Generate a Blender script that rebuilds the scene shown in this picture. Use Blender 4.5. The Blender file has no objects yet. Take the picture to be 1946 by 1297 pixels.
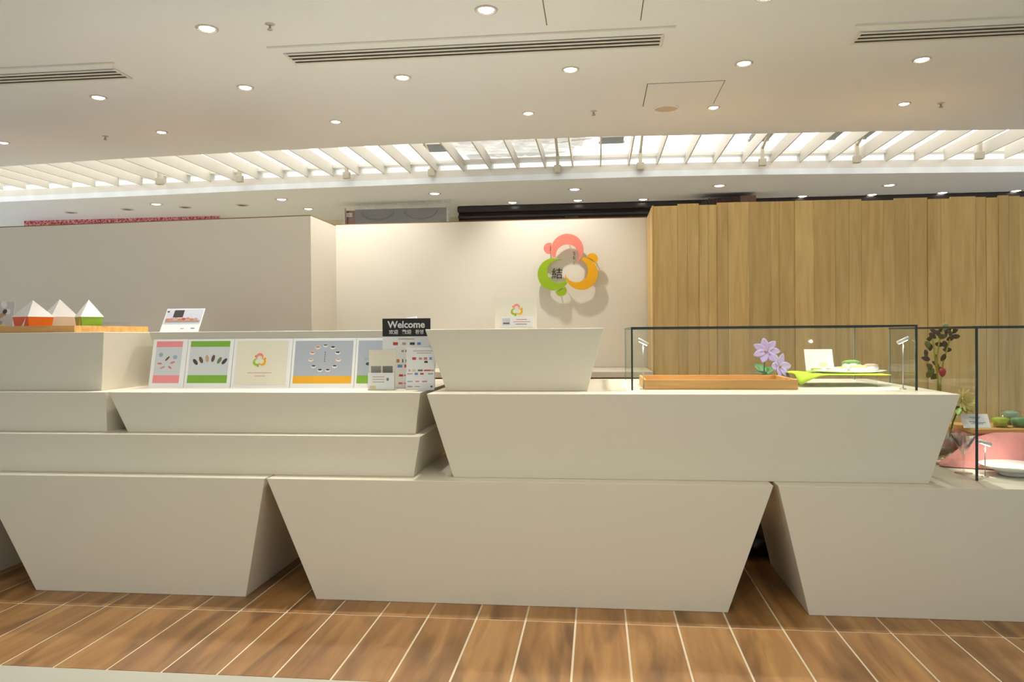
import bpy, bmesh, math, random
from mathutils import Vector, Matrix
random.seed(7)
PI = math.pi
sc = bpy.context.scene
C = sc.collection

# ------------------------------------------------------------------ camera
CAMP = Vector((0, 0, 1.15))
FPX, IW, IH = 1443.73, 1946, 1297
RGT = Vector((0.99378709, 0.11104658, -0.00747571))
UP = Vector((0.00643847, 0.0096963, 0.99993226))
FWD = Vector((-0.11111154, 0.9937679, -0.00892109))
cd = bpy.data.cameras.new('camera'); cd.sensor_width = 36.0; cd.lens = 36.0 * FPX / IW
cd.clip_start = 0.05; cd.clip_end = 100
cam = bpy.data.objects.new('camera', cd); C.objects.link(cam)
M = Matrix.Identity(4)
for i in range(3):
    M[i][0], M[i][1], M[i][2], M[i][3] = RGT[i], UP[i], -FWD[i], CAMP[i]
cam.matrix_world = M
sc.camera = cam

# ------------------------------------------------------------------ light and exposure
w = bpy.data.worlds.new('hall_ambient'); sc.world = w; w.use_nodes = True
bg = w.node_tree.nodes['Background']
bg.inputs[0].default_value = (0.89, 0.96, 1.0, 1); bg.inputs[1].default_value = 0.76
sc.view_settings.view_transform = 'Standard'; sc.view_settings.look = 'None'
sc.view_settings.gamma = 1; sc.view_settings.use_curve_mapping = False
sc.view_settings.exposure = 0.0
sc.cycles.max_bounces = 6; sc.cycles.diffuse_bounces = 3; sc.cycles.glossy_bounces = 2; sc.cycles.transparent_max_bounces = 14
SPOT_W = 60.0          # one recessed downlight
FILL_W = 35.0  # one added fill lamp behind the camera
FILL_COL = (1.0, 0.87, 0.66)
SPOT_COL = (1.0, 0.965, 0.90)
PANEL_E = 2.0          # glowing panel above the fins

# ------------------------------------------------------------------ layout helpers
def ray(x, y):
    return FWD + RGT * ((x - IW / 2) / FPX) - UP * ((y - IH / 2) / FPX)
def atY(x, y, Y):
    d = ray(x, y); return CAMP + d * (Y / d.y)
def atZ(x, y, Z):
    d = ray(x, y); return CAMP + d * ((Z - CAMP.z) / d.z)

# ------------------------------------------------------------------ materials
MATS = {}
def lin(c):
    return tuple((v / 12.92 if v <= 0.04045 else ((v + 0.055) / 1.055) ** 2.4) for v in (k / 255 for k in c))
def pmat(name, rgb, rough=0.5, var=0.06, scale=6.0, metal=0.0, bump=0.0, spec=0.4, emit=0, bscale=None):
    """procedural paint / plastic: a colour that wanders slightly with noise"""
    if name in MATS: return MATS[name]
    m = bpy.data.materials.new(name); m.use_nodes = True
    nt = m.node_tree; b = nt.nodes['Principled BSDF']
    tc = nt.nodes.new('ShaderNodeTexCoord'); nz = nt.nodes.new('ShaderNodeTexNoise')
    nz.inputs['Scale'].default_value = scale; nz.inputs['Detail'].default_value = 4
    nt.links.new(tc.outputs['Object'], nz.inputs['Vector'])
    mx = nt.nodes.new('ShaderNodeMix'); mx.data_type = 'RGBA'
    c = lin(rgb)
    mx.inputs[6].default_value = tuple(v * (1 - var) for v in c) + (1,)
    mx.inputs[7].default_value = tuple(min(1, v * (1 + var)) for v in c) + (1,)
    nt.links.new(nz.outputs['Fac'], mx.inputs[0]); nt.links.new(mx.outputs[2], b.inputs['Base Color'])
    b.inputs['Roughness'].default_value = rough; b.inputs['Metallic'].default_value = metal
    b.inputs['Specular IOR Level'].default_value = spec
    if emit:
        nt.links.new(mx.outputs[2], b.inputs['Emission Color']); b.inputs['Emission Strength'].default_value = emit
    if bump:
        n2 = nt.nodes.new('ShaderNodeTexNoise'); n2.inputs['Scale'].default_value = bscale or scale * 8
        nt.links.new(tc.outputs['Object'], n2.inputs['Vector'])
        bp = nt.nodes.new('ShaderNodeBump'); bp.inputs['Strength'].default_value = bump; bp.inputs['Distance'].default_value = 0.01
        nt.links.new(n2.outputs['Fac'], bp.inputs['Height']); nt.links.new(bp.outputs['Normal'], b.inputs['Normal'])
    MATS[name] = m; return m
def wood(name, dark, mid, light, axis, rough=0.45, fine=26, knots=False, tone=0.25, spec=0.4):
    """grain stretched along one axis; every board gets its own offset and tone"""
    m = bpy.data.materials.new(name); m.use_nodes = True
    nt = m.node_tree; N = nt.nodes.new; L = nt.links.new; b = nt.nodes['Principled BSDF']
    tc = N('ShaderNodeTexCoord'); oi = N('ShaderNodeObjectInfo')
    off = N('ShaderNodeVectorMath'); off.operation = 'SCALE'
    cx = N('ShaderNodeCombineXYZ')
    for k in range(3): L(oi.outputs['Random'], cx.inputs[k])
    L(cx.outputs[0], off.inputs[0]); off.inputs['Scale'].default_value = 37.0
    ad = N('ShaderNodeVectorMath'); ad.operation = 'ADD'
    L(tc.outputs['Object'], ad.inputs[0]); L(off.outputs[0], ad.inputs[1])
    mp = N('ShaderNodeMapping'); s = [1, 1, 1]; s['xyz'.index(axis)] = 0.09
    mp.inputs['Scale'].default_value = s; L(ad.outputs[0], mp.inputs['Vector'])
    n1 = N('ShaderNodeTexNoise'); n1.inputs['Scale'].default_value = fine; n1.inputs['Detail'].default_value = 6
    n1.inputs['Distortion'].default_value = 0.6; L(mp.outputs[0], n1.inputs['Vector'])
    rp = N('ShaderNodeValToRGB'); e = rp.color_ramp.elements
    e[0].position, e[0].color = 0.28, lin(dark) + (1,); e[1].position, e[1].color = 0.72, lin(light) + (1,)
    q = rp.color_ramp.elements.new(0.5); q.color = lin(mid) + (1,)
    L(n1.outputs['Fac'], rp.inputs[0])
    out = rp.outputs[0]
    if knots:
        mp2 = N('ShaderNodeMapping'); s2 = [1, 1, 1]; s2['xyz'.index(axis)] = 0.22
        mp2.inputs['Scale'].default_value = s2; L(ad.outputs[0], mp2.inputs['Vector'])
        n2 = N('ShaderNodeTexNoise'); n2.inputs['Scale'].default_value = 6; n2.inputs['Detail'].default_value = 3
        n2.inputs['Distortion'].default_value = 1.2
        L(mp2.outputs[0], n2.inputs['Vector'])
        r2 = N('ShaderNodeValToRGB'); f = r2.color_ramp.elements
        f[0].position, f[0].color = 0.33, (0.35, 0.35, 0.36, 1); f[1].position, f[1].color = 0.5, (1, 1, 1, 1)
        L(n2.outputs['Fac'], r2.inputs[0])
        mm = N('ShaderNodeMix'); mm.data_type = 'RGBA'; mm.blend_type = 'MULTIPLY'; mm.inputs[0].default_value = 0.6
        L(out, mm.inputs[6]); L(r2.outputs[0], mm.inputs[7]); out = mm.outputs[2]
    hs = N('ShaderNodeHueSaturation'); mr = N('ShaderNodeMapRange')
    mr.inputs['To Min'].default_value = 1 - tone; mr.inputs['To Max'].default_value = 1 + tone * 0.7
    L(oi.outputs['Random'], mr.inputs['Value']); L(mr.outputs[0], hs.inputs['Value']); L(out, hs.inputs['Color'])
    L(hs.outputs[0], b.inputs['Base Color'])
    b.inputs['Roughness'].default_value = rough; b.inputs['Specular IOR Level'].default_value = spec
    MATS[name] = m; return m
def glass(name, tint=(0.93, 0.965, 0.93), refl=1.0):
    """thin pane: see-through with a mirror share that follows the Fresnel law"""
    m = bpy.data.materials.new(name); m.use_nodes = True
    nt = m.node_tree; nt.nodes.remove(nt.nodes['Principled BSDF']); N = nt.nodes.new; L = nt.links.new
    t = N('ShaderNodeBsdfTransparent'); t.inputs[0].default_value = tint + (1,)
    g = N('ShaderNodeBsdfGlossy'); g.inputs['Roughness'].default_value = 0.02
    lw = N('ShaderNodeLayerWeight'); lw.inputs[0].default_value = 0.5      # facing = 1 - cos
    pw = N('ShaderNodeMath'); pw.operation = 'POWER'; pw.inputs[1].default_value = 5; L(lw.outputs['Facing'], pw.inputs[0])
    ma = N('ShaderNodeMath'); ma.operation = 'MULTIPLY_ADD'; ma.inputs[1].default_value = 0.6; ma.inputs[2].default_value = 0.03; L(pw.outputs[0], ma.inputs[0])
    mu = N('ShaderNodeMath'); mu.operation = 'MULTIPLY'; mu.inputs[1].default_value = refl; L(ma.outputs[0], mu.inputs[0])
    mx = N('ShaderNodeMixShader'); L(mu.outputs[0], mx.inputs[0]); L(t.outputs[0], mx.inputs[1]); L(g.outputs[0], mx.inputs[2])
    L(mx.outputs[0], nt.nodes['Material Output'].inputs[0])
    MATS[name] = m; return m
def film(name, rgb, trans, rough=0.25):
    """crinkled plastic film: part see-through, part milky, glossy"""
    m = bpy.data.materials.new(name); m.use_nodes = True
    nt = m.node_tree; N = nt.nodes.new; L = nt.links.new; b = nt.nodes['Principled BSDF']
    b.inputs['Base Color'].default_value = lin(rgb) + (1,); b.inputs['Roughness'].default_value = rough
    t = N('ShaderNodeBsdfTransparent'); mx = N('ShaderNodeMixShader'); nz = N('ShaderNodeTexNoise'); nz.inputs['Scale'].default_value = 9
    mr = N('ShaderNodeMapRange'); mr.inputs['To Min'].default_value = trans - 0.2; mr.inputs['To Max'].default_value = trans + 0.2
    L(nz.outputs['Fac'], mr.inputs['Value']); L(mr.outputs[0], mx.inputs[0]); L(b.outputs[0], mx.inputs[1]); L(t.outputs[0], mx.inputs[2])
    L(mx.outputs[0], nt.nodes['Material Output'].inputs[0])
    MATS[name] = m; return m
def emis(name, col, strength):
    m = bpy.data.materials.new(name); m.use_nodes = True
    b = m.node_tree.nodes['Principled BSDF']
    b.inputs['Base Color'].default_value = (0.8, 0.8, 0.8, 1)
    b.inputs['Emission Color'].default_value = col + (1,); b.inputs['Emission Strength'].default_value = strength
    MATS[name] = m; return m

LAM = pmat('white_laminate', (230, 222, 202), 0.38, 0.015, 3, spec=0.35)
WALLP = pmat('cream_wall_paint', (236, 229, 214), 0.55, 0.015, 3)
CEILP = pmat('ceiling_paint', (236, 241, 247), 0.6, 0.015, 2)
FLOORW = wood('plank_tile', (134, 95, 57), (163, 119, 72), (184, 141, 88), 'y', 0.42, 14, True, 0.13)
BOARDW = wood('wall_board', (208, 171, 106), (222, 187, 121), (232, 199, 133), 'z', 0.5, 26, False, 0.13)
TRAYW = wood('tray_wood', (196, 142, 76), (216, 164, 94), (230, 182, 114), 'x', 0.45, 22, False, 0.05)
GROUT = pmat('pale_grout', (222, 208, 180), 0.8, 0.05, 40)
GREYSLAB = pmat('grey_floor_slab', (188, 186, 172), 0.5, 0.05, 5)
GLASS = glass('case_glass', (0.972, 0.985, 0.97), refl=0.6)
ACRYL = glass('clear_acrylic', (0.975, 0.98, 0.975), 0.7)
EDGE = pmat('glass_edge_dark', (30, 44, 40), 0.25, 0.1, 20, spec=0.5)
PAPER = pmat('white_paper', (240, 240, 240), 0.6, 0.01, 8)
CREAMP = pmat('cream_paper', (232, 226, 206), 0.6, 0.01, 8)
GREYPH = pmat('grey_print', (208, 212, 214), 0.5, 0.03, 5)
BLACKP = pmat('black_print', (40, 36, 34), 0.5, 0.03, 8)
WHITEINK = pmat('white_ink', (232, 230, 226), 0.6, 0.01, 8)
GREYINK = pmat('grey_ink', (120, 116, 110), 0.6, 0.02, 8)
PINK = pmat('salmon_paint', (244, 140, 122), 0.4, 0.02, 8)
LIME = pmat('lime_paint', (160, 190, 28), 0.4, 0.02, 8)
AMBER = pmat('amber_paint', (242, 176, 0), 0.4, 0.02, 8)
PINKINK = pmat('pink_ink', (240, 150, 156), 0.55, 0.02, 8)
GREENINK = pmat('green_ink', (130, 178, 62), 0.55, 0.03, 8)
AMBERINK = pmat('amber_ink', (240, 178, 46), 0.55, 0.02, 8)
DARKM = pmat('dark_gap', (46, 43, 40), 0.7, 0.1, 10)
WHITEM = pmat('white_metal', (225, 222, 214), 0.4, 0.02, 10)
CHROME = pmat('satin_metal', (190, 190, 188), 0.3, 0.05, 20, metal=0.8)

# ------------------------------------------------------------------ mesh helpers
def link(o, parent=None):
    C.objects.link(o)
    if parent is not None: o.parent = parent
    return o
def mesh(name, vs, fs, mat, parent=None, smooth=False):
    me = bpy.data.meshes.new(name); me.from_pydata([tuple(v) for v in vs], [], fs)
    bm = bmesh.new(); bm.from_mesh(me); bmesh.ops.recalc_face_normals(bm, faces=bm.faces[:]); bm.to_mesh(me); bm.free()
    if smooth:
        for p in me.polygons: p.use_smooth = True
    me.materials.append(mat)
    return link(bpy.data.objects.new(name, me), parent)
def from_bm(name, bm, mat, parent=None, smooth=False):
    me = bpy.data.meshes.new(name); bmesh.ops.recalc_face_normals(bm, faces=bm.faces[:]); bm.to_mesh(me); bm.free()
    if smooth:
        for p in me.polygons: p.use_smooth = True
    me.materials.append(mat)
    return link(bpy.data.objects.new(name, me), parent)
def hexbm(c8, bevel=0.0):
    bm = bmesh.new(); v = [bm.verts.new(p) for p in c8]
    for f in ((0, 1, 2, 3), (4, 5, 6, 7), (0, 1, 5, 4), (1, 2, 6, 5), (2, 3, 7, 6), (3, 0, 4, 7)):
        bm.faces.new([v[k] for k in f])
    if bevel: bmesh.ops.bevel(bm, geom=bm.edges[:], offset=bevel, segments=2, affect='EDGES', profile=0.5)
    return bm
def box(name, x0, x1, y0, y1, z0, z1, mat, parent=None, bevel=0.0):
    return from_bm(name, hexbm([(x0, y0, z0), (x1, y0, z0), (x1, y1, z0), (x0, y1, z0), (x0, y0, z1), (x1, y0, z1), (x1, y1, z1), (x0, y1, z1)], bevel), mat, parent)
def trap(name, tl, tr, bl, br, y0, y1, z0, z1, mat=None, parent=None, bevel=0.0025):
    """inverted trapezium block: wider at its top"""
    return from_bm(name, hexbm([(bl, y0, z0), (br, y0, z0), (br, y1, z0), (bl, y1, z0), (tl, y0, z1), (tr, y0, z1), (tr, y1, z1), (tl, y1, z1)], bevel), mat or LAM, parent)
def extrude_poly(name, pts, mat, parent=None, t=0.01, plane='xz', y=0.0):
    """flat outline (x,z) given thickness t towards -y"""
    n = len(pts)
    vs = [(p[0], y, p[1]) for p in pts] + [(p[0], y - t, p[1]) for p in pts]
    fs = [tuple(range(n)), tuple(range(2 * n - 1, n - 1, -1))] + [(i, (i + 1) % n, n + (i + 1) % n, n + i) for i in range(n)]
    return mesh(name, vs, fs, mat, parent)
def lathe_bm(prof, seg=24, cx=0, cy=0, cz=0, bm=None, close=True):
    bm = bm or bmesh.new(); rings = []
    for r, z in prof:
        if r < 1e-5: rings.append([bm.verts.new((cx, cy, cz + z))])
        else: rings.append([bm.verts.new((cx + r * math.cos(2 * PI * k / seg), cy + r * math.sin(2 * PI * k / seg), cz + z)) for k in range(seg)])
    for a, b in zip(rings, rings[1:]):
        for k in range(seg):
            q = [a[k % len(a)], a[(k + 1) % len(a)], b[(k + 1) % len(b)], b[k % len(b)]]
            q2 = []
            for v in q:
                if v not in q2: q2.append(v)
            if len(q2) >= 3: bm.faces.new(q2)
    return bm
def lathe(name, prof, mat, parent=None, seg=24, smooth=True):
    return from_bm(name, lathe_bm(prof, seg), mat, parent, smooth)
def tube(name, pts, r, mat, parent=None, seg=8, taper=1.0):
    bm = bmesh.new(); pts = [Vector(p) for p in pts]; rings = []
    for i, p in enumerate(pts):
        d = (pts[min(i + 1, len(pts) - 1)] - pts[max(i - 1, 0)]).normalized()
        a = d.orthogonal().normalized() if i == 0 else (rings_a - d * rings_a.dot(d)).normalized()
        rings_a = a; bb = d.cross(a); rr = r * (1 + (taper - 1) * i / max(1, len(pts) - 1))
        rings.append([bm.verts.new(p + a * rr * math.cos(2 * PI * k / seg) + bb * rr * math.sin(2 * PI * k / seg)) for k in range(seg)])
    for a, b in zip(rings, rings[1:]):
        for k in range(seg): bm.faces.new((a[k], a[(k + 1) % seg], b[(k + 1) % seg], b[k]))
    bm.faces.new(rings[0]); bm.faces.new(rings[-1][::-1])
    return from_bm(name, bm, mat, parent, True)
def thing(name, label, cat, loc=(0, 0, 0), rot=(0, 0, 0), group=None):
    o = bpy.data.objects.new(name, None); o.empty_display_size = 0.05; C.objects.link(o)
    o.location = loc; o.rotation_euler = rot
    return tag(o, label, cat, group)
def tag(o, label, cat=None, group=None):
    o['label'] = label
    if cat: o['category'] = cat
    if group: o['group'] = group
    return o
def struct(o, label=None):
    o['kind'] = 'structure'
    if label: o['label'] = label
    return o
def text_mesh(name, body, size, mat, parent, x, z, y=-0.002, align='LEFT', ext=0.0004, bold=0.0):
    cu = bpy.data.curves.new('lettering', 'FONT'); cu.body = body; cu.size = size; cu.align_x = align; cu.extrude = ext
    cu.resolution_u = 3; cu.offset = bold
    t = bpy.data.objects.new('lettering_source', cu); C.objects.link(t)
    dg = bpy.context.evaluated_depsgraph_get()
    me = bpy.data.meshes.new_from_object(t.evaluated_get(dg)); bpy.data.objects.remove(t); bpy.data.curves.remove(cu)
    me.transform(Matrix.Translation((x, y, z)) @ Matrix.Rotation(PI / 2, 4, 'X'))
    me.materials.clear(); me.materials.append(mat)
    return link(bpy.data.objects.new(name, me), parent)

# ================================================================== SETTING
ZC = 2.75
# ---- floor: slab of grout with planks laid on it
fl = struct(box('floor', -7, 6, 2.44, 10.2, -0.06, -0.0015, GROUT), 'wood look plank floor with pale grout joints')
struct(box('floor.001', -7, 6, -4.0, 2.44, -0.06, 0.0, GREYSLAB), 'smooth pale grey floor in front of the planks')
PW, X0, YG = 0.2001, -2.4925, 3.027
prot = {}
def plank(x, y0, y1):
    k = round(y1 - y0, 3)
    if k not in prot:
        o = from_bm('plank', hexbm([(0.0035, 0, -0.02), (PW - 0.0045, 0, -0.02), (PW - 0.0045, k - 0.008, -0.02), (0.0035, k - 0.008, -0.02),
                                     (0.0035, 0, 0), (PW - 0.0045, 0, 0), (PW - 0.0045, k - 0.008, 0), (0.0035, k - 0.008, 0)]), FLOORW, fl)
        prot[k] = o.data
    else:
        o = link(bpy.data.objects.new('plank', prot[k]), fl)
    o.location = (x, y0, 0)
for i in range(-5, 22): plank(X0 + i * PW, 2.445, YG)
for i in range(-8, 25): plank(X0 + i * PW, YG, YG + 1.2)
for i in range(-4, 20): plank(X0 + i * PW, YG + 1.2, YG + 2.4)

# ---- ceiling: near slab, recess with fins, far slab
edge1 = [(-9, 6.85), (-5.525, 6.53), (-4.32, 6.40), (-3.07, 6.314), (-2.28, 6.275), (-1.57, 6.245), (-0.88, 6.22), (0, 6.23), (1.13, 6.30), (2.19, 6.368), (3.39, 6.473), (7, 6.75)]
edge2 = [(-9, 8.40), (-6.95, 8.215), (-5.25, 8.11), (-3.6, 7.98), (-1.84, 7.91), (-0.72, 7.883), (0.63, 7.885), (1.68, 7.95), (4.3, 8.209), (7, 8.4)]
def slab(name, front, back, z0, z1, mat):
    a = list(front) + list(back)[::-1]; n = len(a)
    vs = [(p[0], p[1], z0) for p in a] + [(p[0], p[1], z1) for p in a]
    fs = [tuple(range(n)), tuple(range(2 * n - 1, n - 1, -1))] + [(i, (i + 1) % n, n + (i + 1) % n, n + i) for i in range(n)]
    return mesh(name, vs, fs, mat)
struct(slab('ceiling', [(-9, -4), (7, -4)], edge1, ZC, ZC + 0.06, CEILP), 'smooth cream ceiling above the counters')
struct(slab('ceiling.001', edge2, [(-9, 10.6), (7, 10.6)], ZC, ZC + 0.06, CEILP), 'cream ceiling strip beyond the bright recess')
lipb = [(x, y + 0.04) for x, y in edge2]
lip = slab('trim_1', edge2, lipb, ZC + 0.06, ZC + 0.135, WHITEM); struct(lip, 'white upstand along the far edge of the ceiling recess')
ledge = slab('trim_2', [(x, y - 0.02) for x, y in edge2], [(x, y + 0.10) for x, y in edge2], ZC + 0.205, ZC + 0.235, WHITEM); struct(ledge, 'white rail above the far recess edge')
PANEL = emis('glowing_panel', (1.0, 0.97, 0.90), PANEL_E)
pn = box('ceiling_light_panel', -9, 7, 6.15, 8.6, ZC + 0.46, ZC + 0.50, PANEL); tag(pn, 'long glowing white light panel above the ceiling fins', 'light panel')
struct(box('wall_recess', -9, 7, 8.6, 8.64, ZC + 0.06, ZC + 0.46, WHITEM), 'white back wall of the ceiling recess')
lou = thing('ceiling_louvre', 'row of white vertical fins hanging in the bright ceiling recess', 'ceiling louvre', (0, 7.1, ZC))
FIN_P = 0.287
FINM = pmat('fin_paint', (206, 202, 192), 0.5, 0.02, 10)
fin_me = None
for i in range(-28, 20):
    x = 0.05 + i * FIN_P
    y0, y1 = -0.75, 1.02
    if fin_me is None:
        o = box('fin', -0.006, 0.006, y0, y1, 0.12, 0.245, FINM, lou, 0.002); fin_me = o.data
    else: o = link(bpy.data.objects.new('fin', fin_me), lou)
    o.location.x = x

# ---- booth walls
WZ = 2.050
CAPM = pmat('brown_edge_band', (150, 110, 74), 0.6, 0.08, 20)
def wall(name, x0, x1, y0, y1, z1, label):
    za, zb = z1
    hx = lambda a0, a1, b0, b1: hexbm([(x0, y0, a0), (x1, y0, a1), (x1, y1, a1), (x0, y1, a0), (x0, y0, b0), (x1, y0, b1), (x1, y1, b1), (x0, y1, b0)])
    o = struct(from_bm(name, hx(0, 0, za, zb), WALLP), label)
    from_bm('edge_cap', hx(za, zb, za + 0.007, zb + 0.007), CAPM, o); return o
XL = atY(591, 500, 5.45).x
wall('wall_left', -6.8, XL, 5.45, 6.02, (1.985, 2.041), 'cream booth wall standing forward on the left')
wall('wall_back', XL, 0.43, 6.0, 6.12, (WZ, WZ), 'cream back wall behind the counters, carrying the flower logo')
XR = atY(1240, 500, 5.40).x
ww = struct(box('wall_right', XR + 0.015, 4.6, 5.415, 6.0, 0, WZ - 0.012, pmat('plain_pine', (196, 152, 92), 0.5, 0.04, 12)), 'booth wall clad in upright pale wood boards')
x = XR + 0.012; k = 0
WID = [0.155, 0.06, 0.075, 0.065, 0.06, 0.075, 0.12, 0.13, 0.05, 0.10, 0.115, 0.14, 0.085, 0.075, 0.13, 0.065, 0.09, 0.105, 0.075, 0.055]
while x < 4.5:
    wd = 1.08 * WID[k % len(WID)] * random.uniform(0.9, 1.1)
    dep = random.choice([0.0, 0.004, 0.008])
    zt = WZ - random.choice([0, 0, 0.006, 0.012])
    bm = hexbm([(0.0004, 0, 0), (wd - 0.0004, 0, 0), (wd - 0.0004, 0.016 + dep, 0), (0.0004, 0.016 + dep, 0), (0.0004, 0, zt), (wd - 0.0004, 0, zt), (wd - 0.0004, 0.016 + dep, zt), (0.0004, 0.016 + dep, zt)], 0.0013)
    o = from_bm('board', bm, BOARDW, ww); o.location = (x, 5.40 - dep, 0)
    x += wd; k += 1
for yy in (5.42, 5.61, 5.80):       # boards on the left return
    o = box('board', 0, 0.012, 0.001, 0.188, 0, WZ - 0.004, BOARDW, ww); o.location = (XR, yy, 0)

# ---- hall beyond
FARW = pmat('far_wall_paint', (226, 216, 178), 0.6, 0.04, 3)
DARKW = pmat('dark_panelling', (44, 36, 36), 0.28, 0.15, 5, spec=0.6)
wf = struct(box('wall_far', -9, 7, 10.2, 10.3, 0, ZC, FARW), 'far cream wall of the hall')
wd_ = struct(box('wall_far_panelling', -1.72, 7, 9.45, 9.6, 0, ZC, DARKW), 'dark glossy panelled wall beyond the booth')
box('moulding', -1.72, 7, 9.33, 9.45, 2.67, ZC, DARKW, wd_, 0.02)
box('moulding', -1.72, 7, 9.38, 9.45, 2.60, 2.645, DARKW, wd_, 0.015)
box('moulding', -1.72, 7, 9.41, 9.45, 2.52, 2.545, DARKW, wd_, 0.008)
for cx in (-0.95, 0.35, 1.65):
    pts = [(cx + 0.42 * math.cos(a), 9.42, 2.36 + 0.2 * math.sin(a)) for a in [PI * j / 16 for j in range(17)]]
    tube('arch_moulding', pts, 0.014, DARKW, wd_, 6)
for cx in (-0.3, 1.0, 2.3): box('panel', cx - 0.09, cx + 0.09, 9.40, 9.45, 2.50, 2.64, DARKW, wd_, 0.01)

# ================================================================== COUNTERS
ZA, ZB, ZCT, ZD = 0.525, 0.703, 0.891, 1.175
YA, YB, YC_, YD, YBK = 3.185, 3.27, 3.345, 3.44, 4.36
def blk(name, tl, tr, bl, br, y0, y1, z0, z1, label):
    return tag(trap(name, tl, tr, bl, br, y0, y1, z0, z1), label, 'counter')
blk('counter_block', -4.2, -2.86, -4.1, -2.93, YA, 3.87, 0, ZA, 'white floor counter block cut off by the left picture edge')
blk('counter_block', -2.828, -1.452, -2.545, -1.545, YA, 3.87, 0, ZA, 'white floor counter block, left of the widest one, slanted left side')
blk('counter_block', -1.444, 0.711, -1.222, 0.527, YA, 3.87, 0, ZA, 'widest white floor counter block in the middle, both ends slanted')
blk('counter_block', 0.729, 3.2, 0.848, 3.1, YA, 3.87, 0, ZA, 'white floor counter block at the right, under the tall glass case')
blk('counter_block', -4.2, -0.775, -4.2, -0.806, YB, YBK, ZA, ZB, 'low long white counter tier resting on the left floor blocks')
blk('counter_block', -4.2, -2.305, -4.2, -2.300, YC_, YBK, ZB, ZCT, 'white middle tier block at far left, beneath the wooden tray block')
blk('counter_block', -2.290, -0.79, -2.195, -0.815, YC_, YBK, ZB, ZCT, 'white middle tier block beneath the row of product posters')
blk('counter_block', -0.745, 1.468, -0.628, 1.345, YB, YBK, ZA, ZCT, 'large white slanted counter block beneath the low glass case')
blk('counter_block', -4.2, -2.375, -4.2, -2.39, YD, YBK, ZCT, ZD, 'white top block carrying the wooden tray and paper boxes')
blk('counter_block', -2.325, -0.9, -2.235, -0.95, 3.735, YBK, ZCT, ZD, 'white top block behind the row of product posters')
blk('counter_block', -0.788, 0.031, -0.69, -0.045, YD, YBK, ZCT, ZD, 'white slanted top block right of the welcome sign')
# back shelf along the wall
bs = thing('back_shelf', 'low white back shelf below the flower logo wall', 'shelf', (0, 5.67, 0))
box('shelf_top', XL + 0.01, XR - 0.004, -0.325, 0.325, 0.842, 0.883, LAM, bs, 0.002)
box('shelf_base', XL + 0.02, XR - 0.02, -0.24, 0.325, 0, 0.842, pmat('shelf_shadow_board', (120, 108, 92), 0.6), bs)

# ================================================================== CEILING FITTINGS
LENS = emis('lamp_lens', (1.0, 0.97, 0.93), 14)
LENS_FAR = emis('far_lamp_lens', (1.0, 0.95, 0.86), 6)
RINGM = pmat('lamp_trim', (205, 198, 186), 0.4, 0.02, 10)
CUPM = pmat('lamp_cup', (120, 112, 100), 0.4, 0.05, 10)
ORD = ['leftmost', 'second from left', 'third from left', 'fourth from left', 'fifth from left', 'rightmost']
def downlight(x, y, label, group, r=0.045, tilt=0.0, power=SPOT_W, lens=LENS, size=72, aim=None, col=SPOT_COL):
    t = thing('downlight', label, 'ceiling light', (x, y, ZC), group=group)
    lathe('trim_ring', [(r * 1.02, 0), (r * 1.28, 0), (r * 1.24, -0.004), (r * 1.02, -0.006), (r * 1.02, 0)], RINGM, t, 20)
    lathe('cup', [(r * 1.02, -0.004), (r * 0.86, -0.001), (r * 0.86, -0.0005), (0, -0.0005)], CUPM, t, 20)
    l = lathe('lens', [(0, -0.010), (r * 0.6, -0.008), (r * 0.88, -0.002), (0, -0.002)], lens, t, 20)
    if power:
        ld = bpy.data.lights.new('downlight_beam', 'SPOT'); ld.energy = power; ld.color = col
        ld.spot_size = math.radians(size); ld.spot_blend = 0.7; ld.shadow_soft_size = 0.035
        lo = bpy.data.objects.new('downlight_beam', ld); link(lo, t); lo.location = (0, 0, -0.02)
        if aim:
            d = Vector(aim) - Vector((x, y, ZC)); lo.rotation_euler = d.to_track_quat('-Z', 'Y').to_euler()
    return t
R1 = [(-3.46, 3.74), (-2.0, 3.758), (-0.532, 3.72), (0.81, 3.74), (2.2, 3.76)]
for i, (x, y) in enumerate(R1):
    if i in (0, 4): continue
    downlight(x, y, 'recessed ceiling downlight nearest the camera, ' + ['', 'left one before the middle air slot', 'one beside the square ceiling hatch', 'one cut by the top picture edge'][i], 'downlights, near row', power=SPOT_W * 1.7)
for i, p in enumerate([(187, 185), (466, 166), (765, 147), (1084, 132), (1414, 120), (1752, 113)]):
    q = atZ(p[0], p[1], ZC); downlight(q.x, q.y, 'recessed ceiling downlight in the row just behind the air slots, ' + ORD[i], 'downlights, middle row', 0.043, size=96, power=SPOT_W * 1.3, aim=(q.x, q.y - 0.85, 0))
for i, p in enumerate([(7, 271), (307, 251), (638, 231), (1004, 215), (1356, 204), (1718, 197)]):
    q = atZ(p[0], p[1], ZC)
    wash = -2.2 < q.x < 0.3
    aim = (q.x + 0.25, 5.9, 1.0) if wash else (q.x, q.y - (0.1 if q.y > 5.45 else 0.5), 0.9)
    downlight(q.x, q.y, 'small tilted ceiling spotlight in the row nearest the bright recess, ' + ORD[i], 'spotlights by the recess', 0.036, power=SPOT_W * (0.95 if wash else 0.7), aim=aim, size=95 if wash else 70)
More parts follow.
